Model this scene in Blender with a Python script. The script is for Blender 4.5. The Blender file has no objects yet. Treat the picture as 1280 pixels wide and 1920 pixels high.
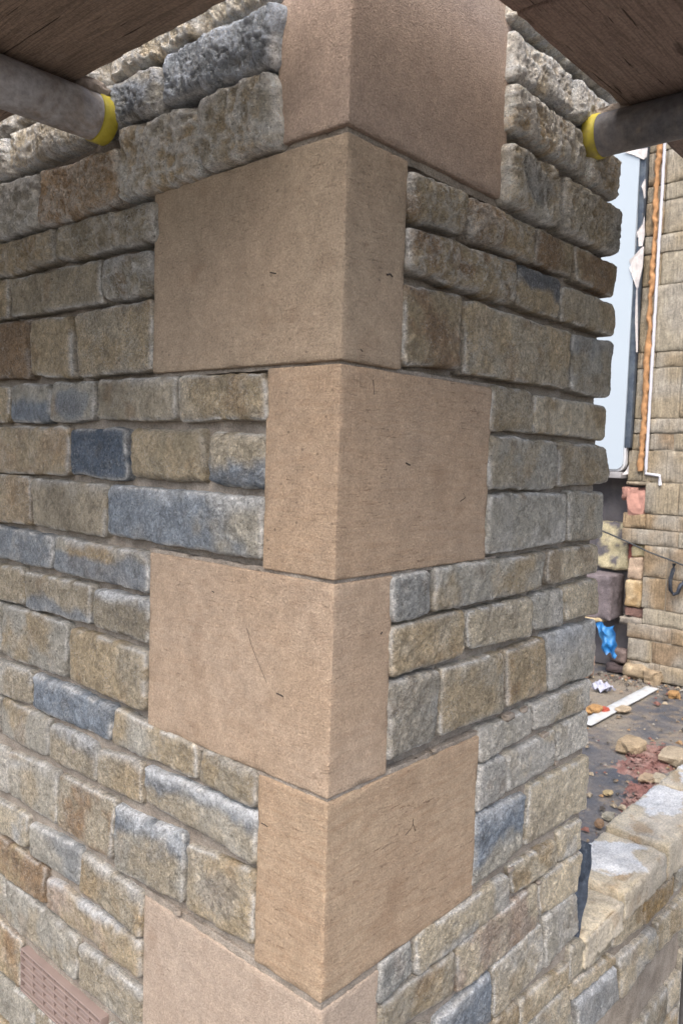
import bpy, bmesh, math, random
import numpy as np
from mathutils import Vector, Matrix
random.seed(7)
C = bpy.context.scene.collection
R_ = math.radians

# ------------------------------------------------------------------ camera
F = 1499.69                                   # focal length in photo pixels (photo 1280 x 1920)
PITCH, ROLL, ANG = R_(4.1316), R_(1.7592), R_(41.4817)
def _cam_axes():
    cp, sp = math.cos(PITCH), math.sin(PITCH)
    fwd = np.array([0, cp, -sp]); up = np.array([0, sp, cp]); right = np.array([1., 0, 0])
    cr, sr = math.cos(ROLL), math.sin(ROLL)
    M = np.array([cr*right+sr*up, -sr*right+cr*up, -fwd])
    B = math.pi/2-ANG
    dl = np.array([-math.cos(ANG), math.sin(ANG), 0]); dr = np.array([math.cos(B), math.sin(B), 0])
    W = np.array([dr, dl, [0, 0, 1.]])
    return M @ W.T, W
MW, W = _cam_axes()
CAM = W @ (-np.array([-0.0067, 1, 0])*0.75) + np.array([0, 0, 1.45])
cd = bpy.data.cameras.new('camera'); cam = bpy.data.objects.new('camera', cd); C.objects.link(cam)
cd.sensor_fit = 'VERTICAL'; cd.sensor_height = 36; cd.lens = F*36/1920; cd.clip_start = 0.02; cd.clip_end = 2000
cd.dof.use_dof = True; cd.dof.focus_distance = .86; cd.dof.aperture_fstop = 20
mt = Matrix([list(MW[:, 0]), list(MW[:, 1]), list(MW[:, 2])])     # columns of world matrix = camera axes
mt = Matrix([[MW[0][i], MW[1][i], MW[2][i]] for i in range(3)]).to_4x4()
mt.translation = Vector(CAM); cam.matrix_world = mt
bpy.context.scene.camera = cam

# ------------------------------------------------------------------ sky, sun, exposure
SUN_EL, SUN_AZ = 54, 210          # azimuth of the sun measured from +X counter-clockwise
w = bpy.data.worlds.new('World'); bpy.context.scene.world = w; w.use_nodes = True
nt = w.node_tree; bg = nt.nodes['Background']
sky = nt.nodes.new('ShaderNodeTexSky'); sky.sky_type = 'NISHITA'; sky.sun_disc = False
sky.sun_elevation = R_(SUN_EL); sky.sun_rotation = R_(90-SUN_AZ); sky.dust_density = 4; sky.air_density = 1.0; sky.ozone_density = 1.0
nt.links.new(sky.outputs[0], bg.inputs[0]); bg.inputs[1].default_value = 0.15
ld = bpy.data.lights.new('sun', 'SUN'); ld.energy = 1.4; ld.angle = R_(50); ld.color = (1, .97, .93)
sun = bpy.data.objects.new('sun', ld); C.objects.link(sun)
sd = Vector((math.cos(R_(SUN_EL))*math.cos(R_(SUN_AZ)), math.cos(R_(SUN_EL))*math.sin(R_(SUN_AZ)), math.sin(R_(SUN_EL))))
sun.rotation_euler = sd.to_track_quat('Z', 'Y').to_euler()
vs = bpy.context.scene.view_settings
vs.view_transform = 'Standard'; vs.look = 'None'; vs.gamma = 1; vs.exposure = 1.08

# ------------------------------------------------------------------ measuring helpers
def ray(x, y): return MW.T @ np.array([(x-640)/F, -(y-960)/F, -1])
def hit(px, py, ax, val):
    r = ray(px, py); return CAM+(val-CAM[ax])/r[ax]*r
def wallpt(px, side, off=0.004):
    p = hit(px[0], px[1], 0 if side == 'L' else 1, -off)
    return (p[1] if side == 'L' else p[0], p[2])

# ------------------------------------------------------------------ numpy noise
def _h(ix, iy, iz, s):
    n = (ix*73856093) ^ (iy*19349663) ^ (iz*83492791) ^ (s*2654435761 & 0x7fffffff)
    n = (n ^ (n >> 13))*1274126177 & 0x7fffffff
    n = (n ^ (n >> 16))*668265263 & 0x7fffffff
    return ((n >> 7) & 0xffff)/32767.5-1
def noise(P, sc, seed=0):
    P = np.asarray(P)*sc+1000.37; i = np.floor(P).astype(np.int64); f = P-i; f = f*f*f*(f*(f*6-15)+10)
    o = 0
    for a in (0, 1):
        for b in (0, 1):
            for c in (0, 1):
                wgt = (f[..., 0] if a else 1-f[..., 0])*(f[..., 1] if b else 1-f[..., 1])*(f[..., 2] if c else 1-f[..., 2])
                o = o+wgt*_h(i[..., 0]+a, i[..., 1]+b, i[..., 2]+c, seed)
    return o
def fbm(P, sc, seed=0, oct=4, g=.5, rid=False):
    o = 0; a = 1; t = 0
    for k in range(oct):
        n = noise(P, sc*(2.03**k), seed+k*17)
        if rid: n = 1-2*np.abs(n)
        o = o+a*n; t += a; a *= g
    return o/t
def sm(a, b, x):
    t = np.clip((x-a)/(b-a), 0, 1); return t*t*(3-2*t)

# ------------------------------------------------------------------ object helpers
def thing(name, label, cat, loc=(0, 0, 0), group=None):
    o = bpy.data.objects.new(name, None); C.objects.link(o); o.location = loc; o.empty_display_size = .05
    o['label'] = label; o['category'] = cat
    if group: o['group'] = group
    return o
def tag(o, label, cat, group=None, kind=None):
    o['label'] = label; o['category'] = cat
    if group: o['group'] = group
    if kind: o['kind'] = kind
    return o
def mesh_obj(name, V, Fc, mat, parent=None, col=None, smooth=True):
    me = bpy.data.meshes.new(name); V = np.asarray(V, float)
    if parent is not None: V = V-np.array(parent.location)[None, :]
    me.from_pydata(V.tolist(), [], [list(map(int, f)) for f in Fc])
    if col is not None:
        at = me.color_attributes.new('col', 'FLOAT_COLOR', 'POINT')
        c = np.ones((len(V), 4)); c[:, :np.asarray(col).shape[1]] = col; at.data.foreach_set('color', c.ravel())
    if smooth: me.polygons.foreach_set('use_smooth', [True]*len(me.polygons))
    me.materials.append(mat); me.update()
    o = bpy.data.objects.new(name, me); C.objects.link(o)
    if parent is not None: o.parent = parent
    return o
def grid_faces(nu, nv, flip=False, off=0):
    i, j = np.meshgrid(np.arange(nu-1), np.arange(nv-1), indexing='ij')
    a = (i*nv+j).ravel()+off; f = np.stack([a, a+nv, a+nv+1, a+1], 1)
    return f[:, ::-1] if flip else f
def axis_pts(L, step, r):
    """positions -L/2..L/2 with extra rows close to both ends"""
    e = [q for q in (0, .08, .3, .6, 1.0) ]
    n = max(2, int((L-2*r)/step)+1)
    mid = np.linspace(-L/2+r, L/2-r, n+1)[1:-1]
    lo = -L/2+np.array(e)*r
    return np.concatenate([lo, mid, -lo[::-1]])
def rbox(x0, x1, y0, y1, z0, z1, r=.003, step=.02, seed=1, amp=0., sc=30, fine=0., chip=0.):
    """rounded box, all six faces gridded, displaced along its normals"""
    lo = np.array([x0, y0, z0]); hi = np.array([x1, y1, z1]); ce = (lo+hi)/2; sz = hi-lo; r = min(r, sz.min()*.45)
    V = []; Fs = []; off = 0
    for ax in range(3):
        a, b = [k for k in range(3) if k != ax]
        A = axis_pts(sz[a], step, r); Bp = axis_pts(sz[b], step, r)
        g1, g2 = np.meshgrid(A, Bp, indexing='ij')
        for s in (-1, 1):
            P = np.zeros(g1.shape+(3,)); P[..., a] = g1; P[..., b] = g2; P[..., ax] = s*sz[ax]/2
            V.append(P.reshape(-1, 3))
            fl = (s > 0) == (ax == 1)
            Fs.append(grid_faces(len(A), len(Bp), flip=fl, off=off)); off += P.size//3
    V = np.concatenate(V); Fs = np.concatenate(Fs)
    inner = np.clip(V, -(sz/2-r), sz/2-r); d = V-inner; n = np.linalg.norm(d, axis=1, keepdims=True); n[n == 0] = 1
    N = d/n; P = inner+N*r+ce
    if chip:                                   # worn arrises: bite where the normal points at an edge or corner
        e = sm(1.05, 1.35, np.abs(N).sum(1)); k = np.clip(fbm(P, 70, seed+5, 3)-.05, 0, 1)
        P = P-N*(e*k*chip*1.5)[:, None]
    if amp: P = P+N*(fbm(P, sc, seed, 4)*amp)[:, None]
    if fine: P = P+N*(fbm(P, 180, seed+3, 3)*fine)[:, None]
    return P, Fs, N
def join(parts):
    V = []; Fs = []; o = 0
    for p in parts:
        V.append(p[0]); Fs += (np.asarray(p[1])+o).tolist() if len(set(map(len, p[1]))) == 1 else [[q+o for q in f] for f in p[1]]; o += len(p[0])
    return np.concatenate(V), Fs
def tube_mesh(path, r, n=20, cap=True, jit=0, seed=0, step=None):
    path = [Vector(p) for p in path]; V = []; Fs = []
    if step:
        q = [path[0]]
        for a, b in zip(path, path[1:]):
            m = max(1, int((b-a).length/step))
            q += [a.lerp(b, k/m) for k in range(1, m+1)]
        path = q
    up = Vector((0, 0, 1))
    for i, p in enumerate(path):
        t = (path[min(i+1, len(path)-1)]-path[max(i-1, 0)]).normalized()
        u = up if abs(t.dot(up)) < .9 else Vector((1, 0, 0))
        a = t.cross(u).normalized(); b = a.cross(t)
        rr = r[i] if isinstance(r, (list, tuple)) else r
        for k in range(n):
            th = 2*math.pi*k/n; V.append(p+(a*math.cos(th)+b*math.sin(th))*rr)
    for i in range(len(path)-1):
        for k in range(n): Fs.append([i*n+k, i*n+(k+1) % n, (i+1)*n+(k+1) % n, (i+1)*n+k])
    if cap: Fs.append(list(range(n))); Fs.append([(len(path)-1)*n+k for k in range(n)][::-1])
    V = np.array([tuple(v) for v in V])
    if jit: V = V+np.stack([noise(V, 60, seed), noise(V, 60, seed+1), noise(V, 60, seed+2)], 1)*jit
    return V, Fs
def lump(c, rad, seed, amp=.25, n=14, flat=None):
    """irregular pebble / fragment"""
    bm = bmesh.new(); bmesh.ops.create_icosphere(bm, subdivisions=3, radius=1)
    V = np.array([tuple(v.co) for v in bm.verts]); Fs = [[v.index for v in f.verts] for f in bm.faces]; bm.free()
    q = V.copy(); q = np.sign(q)*np.abs(q)**.75
    d = 1+amp*fbm(V+seed*3.1, 1.3, seed, 3); cut = np.minimum(q*d[:, None], .62+.2*noise(V+seed, .9, seed+9)[:, None])
    return cut*np.array(rad)+np.array(c), Fs

# ------------------------------------------------------------------ materials
class NT:
    def __init__(s, name, rough=.85):
        s.m = bpy.data.materials.new(name); s.m.use_nodes = True; s.t = s.m.node_tree
        s.b = s.t.nodes['Principled BSDF']; s.b.inputs['Roughness'].default_value = rough
        s.b.inputs['Specular IOR Level'].default_value = .3
        s.tc = s.n('ShaderNodeTexCoord'); s.geo = s.n('ShaderNodeNewGeometry')
    def n(s, t, **k):
        o = s.t.nodes.new(t)
        for a, v in k.items(): setattr(o, a, v)
        return o
    def l(s, a, b): s.t.links.new(a, b)
    def vec(s, scale=(1, 1, 1), rot=(0, 0, 0)):
        m = s.n('ShaderNodeMapping'); m.inputs['Scale'].default_value = scale; m.inputs['Rotation'].default_value = rot
        s.l(s.tc.outputs['Object'], m.inputs[0]); return m.outputs[0]
    def noise(s, sc, det=4, rough=.6, vec=None, dist=0):
        o = s.n('ShaderNodeTexNoise'); o.inputs['Scale'].default_value = sc; o.inputs['Detail'].default_value = det
        o.inputs['Roughness'].default_value = rough; o.inputs['Distortion'].default_value = dist
        s.l(vec or s.vec(), o.inputs['Vector']); return o.outputs['Fac']
    def ramp(s, x, pts, interp='LINEAR'):
        o = s.n('ShaderNodeValToRGB'); e = o.color_ramp.elements; o.color_ramp.interpolation = interp
        while len(e) < len(pts): e.new(.5)
        for i, (p, c) in enumerate(pts):
            e[i].position = p; e[i].color = (*(c if isinstance(c, tuple) else (c, c, c)), 1)
        s.l(x, o.inputs[0]); return o.outputs[0]
    def mix(s, f, a, b, mode='MIX'):
        o = s.n('ShaderNodeMix', data_type='RGBA', blend_type=mode)
        for k, v in ((0, f), (6, a), (7, b)):
            if isinstance(v, (int, float)): o.inputs[k].default_value = v if k == 0 else (v, v, v, 1)
            elif isinstance(v, tuple): o.inputs[k].default_value = (*v, 1)
            else: s.l(v, o.inputs[k])
        return o.outputs[2]
    def math(s, op, a, b=0.):
        o = s.n('ShaderNodeMath', operation=op)
        for k, v in ((0, a), (1, b)):
            if isinstance(v, (int, float)): o.inputs[k].default_value = v
            else: s.l(v, o.inputs[k])
        return o.outputs[0]
    def bump(s, h, st, dist, prev=None):
        o = s.n('ShaderNodeBump'); o.inputs['Strength'].default_value = st; o.inputs['Distance'].default_value = dist
        s.l(h, o.inputs['Height'])
        if prev: s.l(prev, o.inputs['Normal'])
        return o.outputs[0]
    def out(s, col, nrm=None, rough=None):
        if isinstance(col, tuple): s.b.inputs['Base Color'].default_value = (*col, 1)
        else: s.l(col, s.b.inputs['Base Color'])
        if nrm: s.l(nrm, s.b.inputs['Normal'])
        if rough is not None: s.l(rough, s.b.inputs['Roughness'])
        return s.m
def stone_mat():
    m = NT('walling_sandstone', .92); a = m.n('ShaderNodeAttribute', attribute_name='col')
    f1 = m.noise(330, 3, .75); f2 = m.noise(120, 5, .72, dist=.8); f3 = m.noise(800, 2, .6)
    oi = m.n('ShaderNodeObjectInfo'); k1 = m.math('ADD', .35, m.math('MULTIPLY', oi.outputs['Random'], .65))
    g = m.ramp(f1, [(.30, .66), (.5, 1.), (.70, 1.42)]); c = m.mix(k1, a.outputs['Color'], m.mix(1, a.outputs['Color'], g, 'MULTIPLY'))
    vn = m.noise(26, 6, .75, dist=1.2); c = m.mix(1, c, m.ramp(vn, [(.34, .78), (.5, 1.), (.64, 1.15)]), 'MULTIPLY')
    g2 = m.ramp(f2, [(.34, .68), (.5, 1.), (.66, 1.30)]); c = m.mix(1, c, g2, 'MULTIPLY')
    dk = m.ramp(m.noise(480, 2, .5), [(.28, 1.), (.38, 0.)]); c = m.mix(m.math('MULTIPLY', dk, .6), c, (.05, .045, .04))
    fl = m.noise(210, 4, .75, dist=2.4); big = m.noise(34, 4, .65); al = a.outputs['Alpha']
    fm = m.math('MULTIPLY', m.ramp(fl, [(.53, 0.), (.60, 1.)]), m.ramp(big, [(.38, .15), (.62, .9)]))
    fm = m.math('MULTIPLY', fm, m.math('ADD', .20, m.math('MULTIPLY', al, .75)))
    c = m.mix(fm, c, (.78, .77, .74))
    dp = m.math('MULTIPLY', m.ramp(fl, [(.36, 1.), (.45, 0.)]), m.math('MULTIPLY', al, .55)); c = m.mix(dp, c, m.mix(1, c, (.38, .33, .27), 'MULTIPLY'))
    b = m.bump(f2, 1., .008); b = m.bump(fl, 1., .005, b); b = m.bump(f1, 1., .003, b); b = m.bump(f3, .5, .001, b)
    return m.out(c, b)
def mortar_mat():
    m = NT('lime_mortar', .95); f1 = m.noise(500, 3, .7); f2 = m.noise(30, 4, .6)
    c = m.ramp(f2, [(.3, (.25, .21, .17)), (.7, (.42, .365, .305))])
    c = m.mix(1, c, m.ramp(f1, [(.3, .6), (.7, 1.3)]), 'MULTIPLY')
    b = m.bump(m.noise(120, 4, .7), .8, .006); b = m.bump(f1, .8, .002, b)
    return m.out(c, b)
def quoin_mat(name, c1, c2, c3, bed=(0, 0), streak=.5, pits=.5, fine=1.):
    """sawn sandstone: sandy grain, bedding streaks lying along the bed (tilted by 'bed'), small pits"""
    m = NT(name, .9); rot = (bed[0], bed[1], 0)
    f1 = m.noise(430, 3, .8); v = m.vec((10, 10, 80), rot)
    s1 = m.noise(2.2, 5, .72, v, .6); s2 = m.noise(1, 3, .6, m.vec((55, 55, 420), rot), .9); big = m.noise(7, 3, .55)
    c = m.mix(m.ramp(big, [(.35, 0.), (.65, 1.)]), c1, c2)
    c = m.mix(m.math('MULTIPLY', m.ramp(s1, [(.46, 0.), (.68, 1.)]), streak*.8), c, c3)
    # thin broken bedding cracks
    ln = m.math('MULTIPLY', m.ramp(s2, [(.33, 1.), (.375, 0.)]), m.ramp(m.noise(12, 3, .6), [(.42, 0.), (.58, 1.)]))
    c = m.mix(m.math('MULTIPLY', ln, m.math('MULTIPLY', streak, .6)), c, (.15, .085, .05))
    c = m.mix(1, c, m.ramp(f1, [(.28, .64), (.5, 1.), (.72, 1.34)]), 'MULTIPLY')
    c = m.mix(1, c, m.ramp(m.noise(45, 5, .7), [(.3, .84), (.7, 1.14)]), 'MULTIPLY')
    c = m.mix(1, c, m.ramp(m.noise(160, 3, .7), [(.3, .88), (.7, 1.10)]), 'MULTIPLY')
    vo = m.n('ShaderNodeTexVoronoi'); vo.inputs['Scale'].default_value = 75
    m.l(m.vec((1, 1, 1.6)), vo.inputs['Vector'])
    vr = m.n('ShaderNodeSeparateColor'); m.l(vo.outputs['Color'], vr.inputs[0])
    rare = m.ramp(vr.outputs[0], [(.88, 0.), (.98, 1.)])
    pit = m.math('MULTIPLY', m.math('LESS_THAN', m.math('ADD', vo.outputs['Distance'], m.math('MULTIPLY', m.noise(260, 3), .45)), .36), rare)
    pit = m.math('MULTIPLY', pit, pits)
    c = m.mix(m.math('MULTIPLY', pit, .75), c, (.06, .045, .035))
    st = m.ramp(m.noise(13, 4, .6), [(.59, 0.), (.75, 1.)]); c = m.mix(m.math('MULTIPLY', st, .45), c, (.20, .12, .07))
    b = m.bump(f1, 1.*fine, .0022); b = m.bump(m.noise(1500, 1, .5), .5*fine, .0006, b)
    b = m.bump(m.math('ADD', m.math('MULTIPLY', pit, -1.), m.math('MULTIPLY', ln, -.5)), .8, .0015, b)
    return m.out(c, b)
def wood_mat(name, dark, light, grain=(1, 0), knots=.5):
    """grain runs along X (grain=(1,0)) or Y"""
    m = NT(name, .85); L = (1.0, 24, 24) if grain[0] else (24, 1.0, 24)
    d = m.noise(1.3, 2, .5)
    base = m.vec(L); n1 = m.noise(2.0, 5, .65, base, 1.2); wv = m.noise(7, 4, .7, base, 2.2)
    c = m.mix(m.ramp(n1, [(.35, 0.), (.65, 1.)]), dark, light)
    lines = m.ramp(wv, [(.42, .35), (.50, 1.), (.58, 1.), (.66, .7)]); c = m.mix(.45, c, lines, 'MULTIPLY')
    kn = m.noise(6, 2, .4, m.vec((2, 5, 5) if grain[0] else (5, 2, 5))); k = m.ramp(kn, [(.68, 0.), (.76, 1.)])
    c = m.mix(m.math('MULTIPLY', k, knots), c, (.035, .02, .012))
    dirt = m.ramp(m.noise(22, 5, .7), [(.56, 0.), (.70, 1.)]); c = m.mix(m.math('MULTIPLY', dirt, .35), c, (.33, .27, .22))
    ck = m.ramp(m.noise(3.2, 3, .6, m.vec((2.5, 60, 60) if grain[0] else (60, 2.5, 60)), .5), [(.29, 1.), (.325, 0.)])
    c = m.mix(m.math('MULTIPLY', ck, .8), c, (.02, .012, .008))
    c = m.mix(1, c, m.ramp(m.noise(300, 3, .7), [(.3, .75), (.7, 1.25)]), 'MULTIPLY')
    b = m.bump(wv, .7, .003); b = m.bump(m.noise(200, 3, .7), .5, .0015, b); b = m.bump(m.math('MULTIPLY', ck, -1.), .8, .004, b)
    return m.out(c, b)
def metal_mat(name, c1, c2, rough=.5, met=.6):
    m = NT(name, rough); n1 = m.noise(14, 5, .65, dist=.5); n2 = m.noise(120, 4, .7)
    c = m.mix(m.ramp(n1, [(.4, 0.), (.62, 1.)]), c1, c2)
    c = m.mix(1, c, m.ramp(n2, [(.3, .7), (.7, 1.25)]), 'MULTIPLY')
    sp = m.ramp(m.noise(55, 4, .6), [(.64, 0.), (.72, 1.)]); c = m.mix(m.math('MULTIPLY', sp, .5), c, (.32, .27, .22))
    m.b.inputs['Metallic'].default_value = met
    r = m.ramp(n2, [(.3, rough-.12), (.7, rough+.2)])
    return m.out(c, m.bump(n2, .35, .0015), r)
def plain_mat(name, c, rough=.7, var=.15, sc=20, bump=.3, spec=.3, dirt=None, bs=150):
    m = NT(name, rough); m.b.inputs['Specular IOR Level'].default_value = spec
    k = m.mix(1, c, m.ramp(m.noise(sc, 4, .6), [(.3, 1-var), (.7, 1+var)]), 'MULTIPLY')
    if dirt: k = m.mix(m.ramp(m.noise(sc*.6, 5, .65), [(.5, 0.), (.68, .8)]), k, dirt)
    return m.out(k, m.bump(m.noise(bs, 4, .7), bump, .003))
def attr_mat(name, rough=.9, fsc=200, tool=False, bst=.7, bd=.006):
    m = NT(name, rough); a = m.n('ShaderNodeAttribute', attribute_name='col')
    n1 = m.noise(fsc, 4, .7); c = m.mix(1, a.outputs['Color'], m.ramp(n1, [(.3, .68), (.7, 1.35)]), 'MULTIPLY')
    n2 = m.noise(16, 5, .65, dist=.5); c = m.mix(1, c, m.ramp(n2, [(.3, .72), (.7, 1.25)]), 'MULTIPLY')
    b = m.bump(n1, bst, bd*.5)
    if tool:
        t = m.noise(9, 3, .7, m.vec((8, 8, .7)), .4); c = m.mix(.45, c, m.ramp(t, [(.36, .6), (.5, 1.), (.66, 1.2)]), 'MULTIPLY')
        b = m.bump(t, .9, .014, b)
    return m.out(c, b)
M_ST = stone_mat(); M_MO = mortar_mat()

# ------------------------------------------------------------------ the corner wall
TAN = (.50, .40, .262); GTAN = (.49, .42, .31); GREY = (.50, .465, .39); OCH = (.50, .385, .24); BRN = (.37, .255, .155)
BLUE = (.235, .285, .35); DBLUE = (.125, .158, .205); PALE = (.62, .59, .53); LTAN = (.68, .585, .43); LGREY = (.63, .595, .53); ROSE = (.47, .37, .29)
wall = thing('corner_wall', 'new sandstone corner wall with large smooth pink-brown quoins between coursed rubble faces', 'stone wall')
REST = []                                   # stones past the hundred that show largest
def stone_arrays(q, side, p, seed):
    """q: TL TR BR BL in wall coordinates (s, z). p: dict of look."""
    q = [np.array(c, float) for c in q]
    if side == 'L': q = [q[1], q[0], q[3], q[2]]              # s grows to the left on that face
    rough = p.get('rough', .3); step = p.get('step', .0023)
    rough_ = p.get('rough', .3); ct = sum(q)/4; g_ = p.get('grow', -.0007 if rough_ > .5 else -.0003); q = [c+np.sign(c-ct)*np.array([g_-(.0010 if rough_ > .5 else -.0001), g_+(.0014 if rough_ > .5 else .0012)]) for c in q]
    wdt = (np.linalg.norm(q[1]-q[0])+np.linalg.norm(q[2]-q[3]))/2; hgt = (np.linalg.norm(q[3]-q[0])+np.linalg.norm(q[2]-q[1]))/2
    a, b = wdt/2, hgt/2; er = min(p.get('r', .0042)*(1+.2*rough), a*.6, b*.6)
    X = axis_pts(wdt, step, er*.35); Y = axis_pts(hgt, step, er*.35)
    gx, gy = np.meshgrid(X, Y, indexing='ij')
    rc = min(.0062+.001*(seed % 4), a*.9, b*.9)                              # rounded outline corners
    qx = np.abs(gx)-(a-rc); qy = np.abs(gy)-(b-rc); cor = (qx > 0) & (qy > 0)
    ln = np.hypot(qx, qy); mx = np.maximum(qx, qy); k = np.where(cor & (ln > 0), mx/np.where(ln == 0, 1, ln), 1)
    fx = np.where(cor, np.sign(gx)*(a-rc+qx*k), gx); fy = np.where(cor, np.sign(gy)*(b-rc+qy*k), gy)
    de = np.where(cor, rc-np.hypot(qx*k, qy*k), np.minimum(a-np.abs(gx), b-np.abs(gy)))
    de = np.clip(de, 0, None)
    P0 = np.stack([fx, fy, fx*0], -1)+np.array([seed*1.7, seed*.9, seed*2.3])
    # uneven outline
    amp = .0018+.0016*rough; ew = np.exp(-de/.02)
    fx2 = fx+noise(P0, 28, seed)*amp*ew*1.6+noise(P0, 110, seed+1)*amp*.55*ew; fy2 = fy+noise(P0, 28, seed+2)*amp*ew*.75+noise(P0, 110, seed+3)*amp*.55*ew
    u = (fx2+a)/(2*a); v = (fy2+b)/(2*b)
    S = ((1-u)*(1-v))[..., None]*q[3]+(u*(1-v))[..., None]*q[2]+(u*v)[..., None]*q[1]+((1-u)*v)[..., None]*q[0]
    er_l = er*(1+.55*noise(P0, 22, seed+4)); t = np.clip(de/er_l, 0, 1)
    face = p.get('out', .004)
    if rough > .6:
        # rock face: pillowed, with conchoidal facets
        bulge = (1-np.exp(-de/.006))*.0030*rough+.003*np.clip(fy/b, -1, 1)*0
        h = face-er_l*(1-np.sqrt(np.clip(1-(1-t)**2, 0, 1)))+bulge
        Pw = P0+.006*np.stack([noise(P0, 35, seed+31), noise(P0, 35, seed+32), 0*fx], -1)
        R1 = fbm(Pw, 17, seed+5, 2); fac = np.round((R1+.25*noise(P0, 45, seed+33))*4)/4; R1 = .55*R1+.45*fac
        R2 = fbm(Pw, 75, seed+6, 3, .6, rid=True); R3 = fbm(Pw, 170, seed+7, 2, .7, rid=True)
        rel = R1*.0062*rough+R2*.0036*rough+R3*.0022
    else:
        h = face-er_l*(1-np.sqrt(np.clip(1-(1-t)**2, 0, 1)))+(1-np.exp(-de/.008))*.0014
        R1 = fbm(P0, 18, seed+5, 3); R2 = fbm(P0, 75, seed+6, 4, .65); R3 = fbm(P0, 190, seed+7, 2, .6)
        rel = R1*(.0022+.004*rough)+R2*(.0017+.0024*rough)+R3*.0011
        if p.get('tool'):
            Q = P0*np.array([1, .12, 1]); g = noise(Q, 170, seed+8); rel = rel-.0022*sm(.25, .7, g)*sm(-.1, .35, noise(P0, 16, seed+9))
    h = h+rel*sm(-.001, .0035, de)-(.0065 if rough > .5 else .0024)*np.exp(-de/(.0026 if rough > .5 else .0018))
    skirt = (de < 1e-6); h = np.where(skirt, p.get('back', -.030), h)
    # colour of the stone, with some skylight painted in at the end
    base = np.array(p.get('c', TAN)); alt = np.array(p.get('c2', tuple(x*.8 for x in base)))
    n = sm(-.2, .3, fbm(P0, 13+(seed % 5)*4, seed+11, 4))[..., None]; col = base*(1-n)+alt*n
    rnd = np.array([noise(np.array([[seed*.31, k*.7, .2]]), 1.7, 5)[0] for k in range(3)]); col = col*(1+.16*rnd[0])*np.array([1+.03*rnd[1], 1, 1-.05*rnd[1]])
    rust = sm(.25, .7, fbm(P0, 28, seed+13, 3))[..., None]*p.get('rust', .35); col = col*(1-rust)+np.array([.33, .20, .095])*rust
    bl = p.get('blue')
    if bl:
        pos = {'all': 0*fx+1., 'bot': -fy/b, 'top': fy/b, 'right': fx/a, 'left': -fx/a, 'mid': 1-np.hypot(fx/a, fy/b)*1.6}[bl[0]]
        mm = sm(-.25, .35, pos+(bl[2] if len(bl) > 2 else 0)+fbm(P0, 20, seed+15, 4)*.9)[..., None]*bl[1]
        bc = np.array(p.get('bc', BLUE)); col = col*(1-mm)+bc*(.9+.25*fbm(P0, 60, seed+16, 3)[..., None])*mm
    pale = p.get('pale', .35)
    dk = (sm(.18, .5, fbm(P0, 45, seed+41, 4, .65))*.26)[..., None]; col = col*(1-dk)+np.array([.13, .105, .075])*dk
    veil = (.45 if bl and bl[1] >= .8 else 1.)*sm(.0, .6, fbm(P0, 32, seed+17, 5, .65)+.15*noise(P0, 8, seed+18))[..., None]*pale*.62
    col = col*(1-veil)+np.array([.74, .69, .60])*veil
    if rough > .6:
        cr = sm(.15, .75, R2)[..., None]*.45*pale*2; cr = np.clip(cr, 0, .8); cc_ = np.array([.66, .73, .84]) if bl and bl[1] >= .8 else np.array([.80, .79, .76]); cr = cr*(.7 if bl else 1); col = col*(1-cr)+cc_*cr
    ed = (np.exp(-np.abs(de-.0016)/.0018)*sm(-.5, .1, noise(P0, 60, seed+19)))[..., None]*min(.85, pale*1.5+.2); col = col*(1-ed)+np.array([.82, .80, .76])*ed
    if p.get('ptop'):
        tp = (sm(.35, .95, fy/b+.25*noise(P0, 30, seed+21))*sm(-.5, .2, fbm(P0, 40, seed+22, 3)))[..., None]*p['ptop']; col = col*(1-tp)+np.array([.76, .78, .80])*tp  # stone tops painted bluish-white for the skylight falling on them
    if rough >= 1: col = col*1.22  # rough top courses brightened in colour in place of light from the gap
    V = np.stack([-h, S[..., 0], S[..., 1]], -1) if side == 'L' else np.stack([S[..., 0], -h, S[..., 1]], -1)
    fl = (side == 'L')
    return V.reshape(-1, 3), grid_faces(len(X), len(Y), flip=False), np.concatenate([np.clip(col.reshape(-1, 3), .01, .9), np.full((len(X)*len(Y), 1), min(1., rough))], 1), wdt*hgt
ALL = []
def S(side, tl, tr, br, bl, c=TAN, **p):
    p['c'] = c; q = [wallpt(x, side, p.get('out', .004)) for x in (tl, tr, br, bl)]
    cx = (tl[0]+tr[0]+br[0]+bl[0])/4; cy = (tl[1]+tr[1]+br[1]+bl[1])/4
    vis = -60 < min(cx, 1280-cx) and -60 < min(cy, 1920-cy)
    xs = [min(1280, max(0, x[0])) for x in (tl, tr, br, bl)]; ys = [min(1920, max(0, x[1])) for x in (tl, tr, br, bl)]
    area = abs(sum(xs[i]*ys[(i+1) % 4]-xs[(i+1) % 4]*ys[i] for i in range(4)))/2
    ALL.append((area, side, q, p))
R1_ = dict(rough=1., out=.010, r=.0045, pale=.5, rust=.25)
def rk(**k):
    d = dict(R1_); d.update(k); d['pale'] = min(.95, d['pale']+.22); return d  # extra pale crust on these courses also stands in for light from above
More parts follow.
